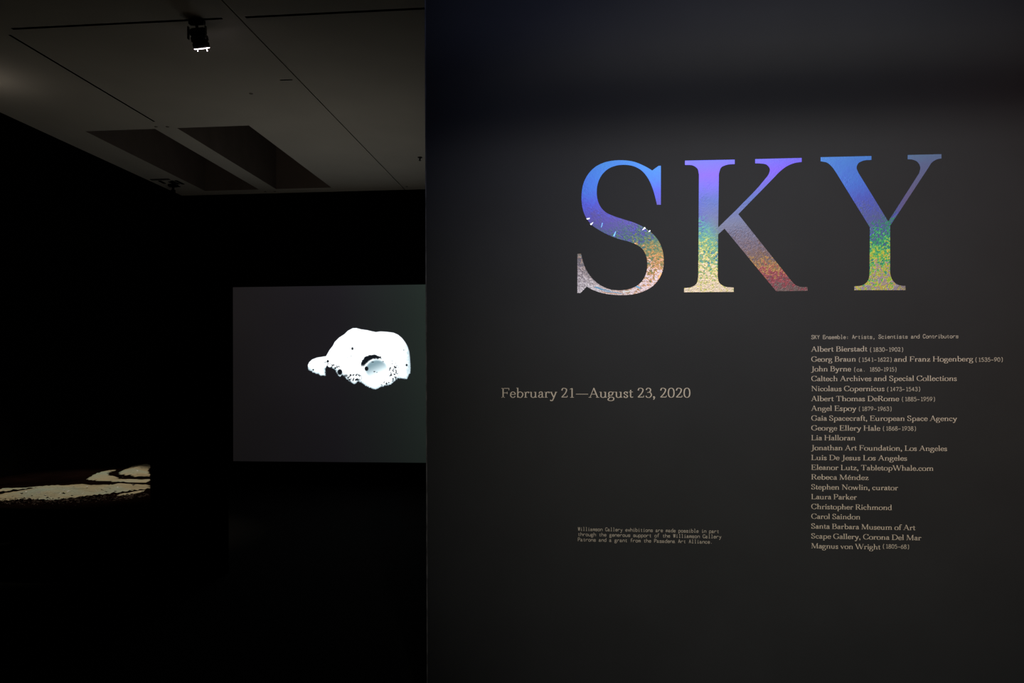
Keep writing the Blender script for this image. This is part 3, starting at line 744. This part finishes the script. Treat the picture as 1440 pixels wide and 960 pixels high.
# small pale card leaning against the platform front
e1 = on(16, 763.5, 1, PY0 - .02); e0 = on(-14, 769, 1, PY0 - .02)
thr = empty('label_card', ((e0.x + e1.x) / 2, PY0 - .05, 0))
tag(thr, 'dim pale card on a short stand before the dark platform, at the left frame edge', 'card')
meshobj('card', [(e0.x, PY0 - .045, e0.z), (e1.x, PY0 - .045, e1.z), (e1.x, PY0 - .01, e1.z + .014), (e0.x, PY0 - .01, e0.z + .018),
                 (e0.x, PY0 - .045, e0.z - .004), (e1.x, PY0 - .045, e1.z - .004), (e1.x, PY0 - .01, e1.z + .010), (e0.x, PY0 - .01, e0.z + .014)],
        [(0,1,2,3),(4,7,6,5),(0,4,5,1),(1,5,6,2),(2,6,7,3),(3,7,4,0)], m_strip, thr)
MB().tube(((e0.x + e1.x)/2, PY0 - .028, 0), ((e0.x + e1.x)/2, PY0 - .028, (e0.z + e1.z)/2 + .004), .005).build('stand', m_metal, thr)

# ------------------------------------------------------------------ ceiling spotlight
sp0 = cx(279, 29); 
lamp = empty('ceiling_spotlight', (sp0.x, sp0.y, CZ))
tag(lamp, 'small cylindrical ceiling spotlight with a glowing rim hanging from the slot', 'spotlight')
pxm = 1 / (F / sp0.y) * 1.0                   # metres per pixel near the lamp
bevel(MB().box((sp0.x - .075, sp0.y - .022, CZ - .03), (sp0.x + .05, sp0.y + .022, CZ + .04)).build('adapter', m_metal, lamp), .004)
ax = Vector((.03, .46, -.88)).normalized(); h0 = Vector((sp0.x - .012, sp0.y, CZ - .055))
MB().tube((sp0.x - .02, sp0.y, CZ - .02), h0 + ax * .02, .012).build('stem', m_metal, lamp)
MB().lathe(h0, ax, [(0, .045), (.01, .062), (.05, .066), (.055, .060), (.062, .060), (.066, .067), (.10, .068), (.105, .060), (.112, .060), (.118, .066), (.15, .064)], 28).build('housing', m_metal, lamp, True)
for sgn in (-1, 1):
    q = h0 + Vector((sgn * .072, 0, -.03))
    MB().box((q.x - .004, q.y - .012, q.z - .06), (q.x + .004, q.y + .012, q.z + .04)).build('yoke_arm', m_grey, lamp)
hb = h0 + ax * .15
MB().lathe(hb, ax, [(0, .060), (.006, .060)], 28, False).build('glowing_rim', m_glow, lamp)
for sx_ in (-.022, .050):
    q = hb + ax * .012 + Vector((sx_, -.032, 0))
    MB().tube(q, q + Vector((.002 if sx_ < 0 else .010, 0, -.028)), .0030).build('rim_clip', m_glow, lamp)
spot('ceiling_spotlight_light', hb + ax * .03, hb + ax * 3, 12, (1, .9, .85), 60, .5, .03)

# ------------------------------------------------------------------ grille, camera and sprinkler at the ceiling
ga = cx(213, 251.4); gb = cx(247, 250.8); gz = CZ - .004
gr = empty('ceiling_grille', ((ga.x + gb.x)/2, ga.y + .4, CZ))
tag(gr, 'pale square slotted air grille in the ceiling near the far left corner', 'grille')
gx0, gx1, gy0, gy1 = LX + .06, cx(262, 262).x - .02, cx(232, 251).y, cx(248, 268).y - .05
MB().box((gx0, gy0, CZ - .01), (gx1, gy0 + .05, CZ)).build('frame_edge', m_grey, gr)
for px0, py0, px1, py1 in ((224,254,232,257.5),(239,255,245,258.5),(242.5,253.7,250,258.5),(247.5,253.4,257.5,258.6),(245,258.8,252,262.3)):
    p, q = cx(px0, py0), cx(px1, py1); xm = (p.x + q.x) / 2
    MB().box((xm - .02, min(p.y, q.y), CZ - .008), (xm + .02, max(p.y, q.y), CZ)).build('slot', m_slot, gr)
kc = cx(243.5, 260)
cm = empty('surveillance_camera', (kc.x, kc.y, CZ)); tag(cm, 'tiny black camera on a stem hanging by the ceiling grille', 'camera')
MB().lathe((kc.x, kc.y, CZ), (0, 0, -1), [(0, .075), (.02, .07), (.03, .02)], 18).build('mount', m_slot, cm)
MB().lathe((kc.x, kc.y, CZ - .02), (0, 0, -1), [(0, .018), (.05, .018), (.055, .032), (.11, .032), (.12, .02)], 16).build('body', m_slot, cm)
k2 = cx(590.5, 221)
spk = empty('fire_sprinkler', (k2.x, k2.y, CZ)); tag(spk, 'tiny dark sprinkler head on the ceiling beside the title wall edge', 'sprinkler')
MB().lathe((k2.x, k2.y, CZ), (0, 0, -1), [(0, .030), (.008, .028), (.010, .010), (.032, .009)], 16).build('escutcheon', m_metal, spk)
MB().lathe((k2.x, k2.y, CZ - .03), (0, 0, -1), [(0, .012), (.010, .004), (.012, .018), (.015, .018)], 16).build('deflector', m_metal, spk)

# ------------------------------------------------------------------ fill that reaches the ceiling
area('projector_spill_light', (-3.0, 8.2, 1.5), (-3.2, 10.6, CZ), 5, (1, .93, .82), .4, .4)
wg = on(-30, 108, 2, CZ)
area('wall_washer_glow_light', (wg.x, wg.y, CZ - .5), (wg.x, wg.y, CZ), .26, (1, .88, .76), .25, .25)
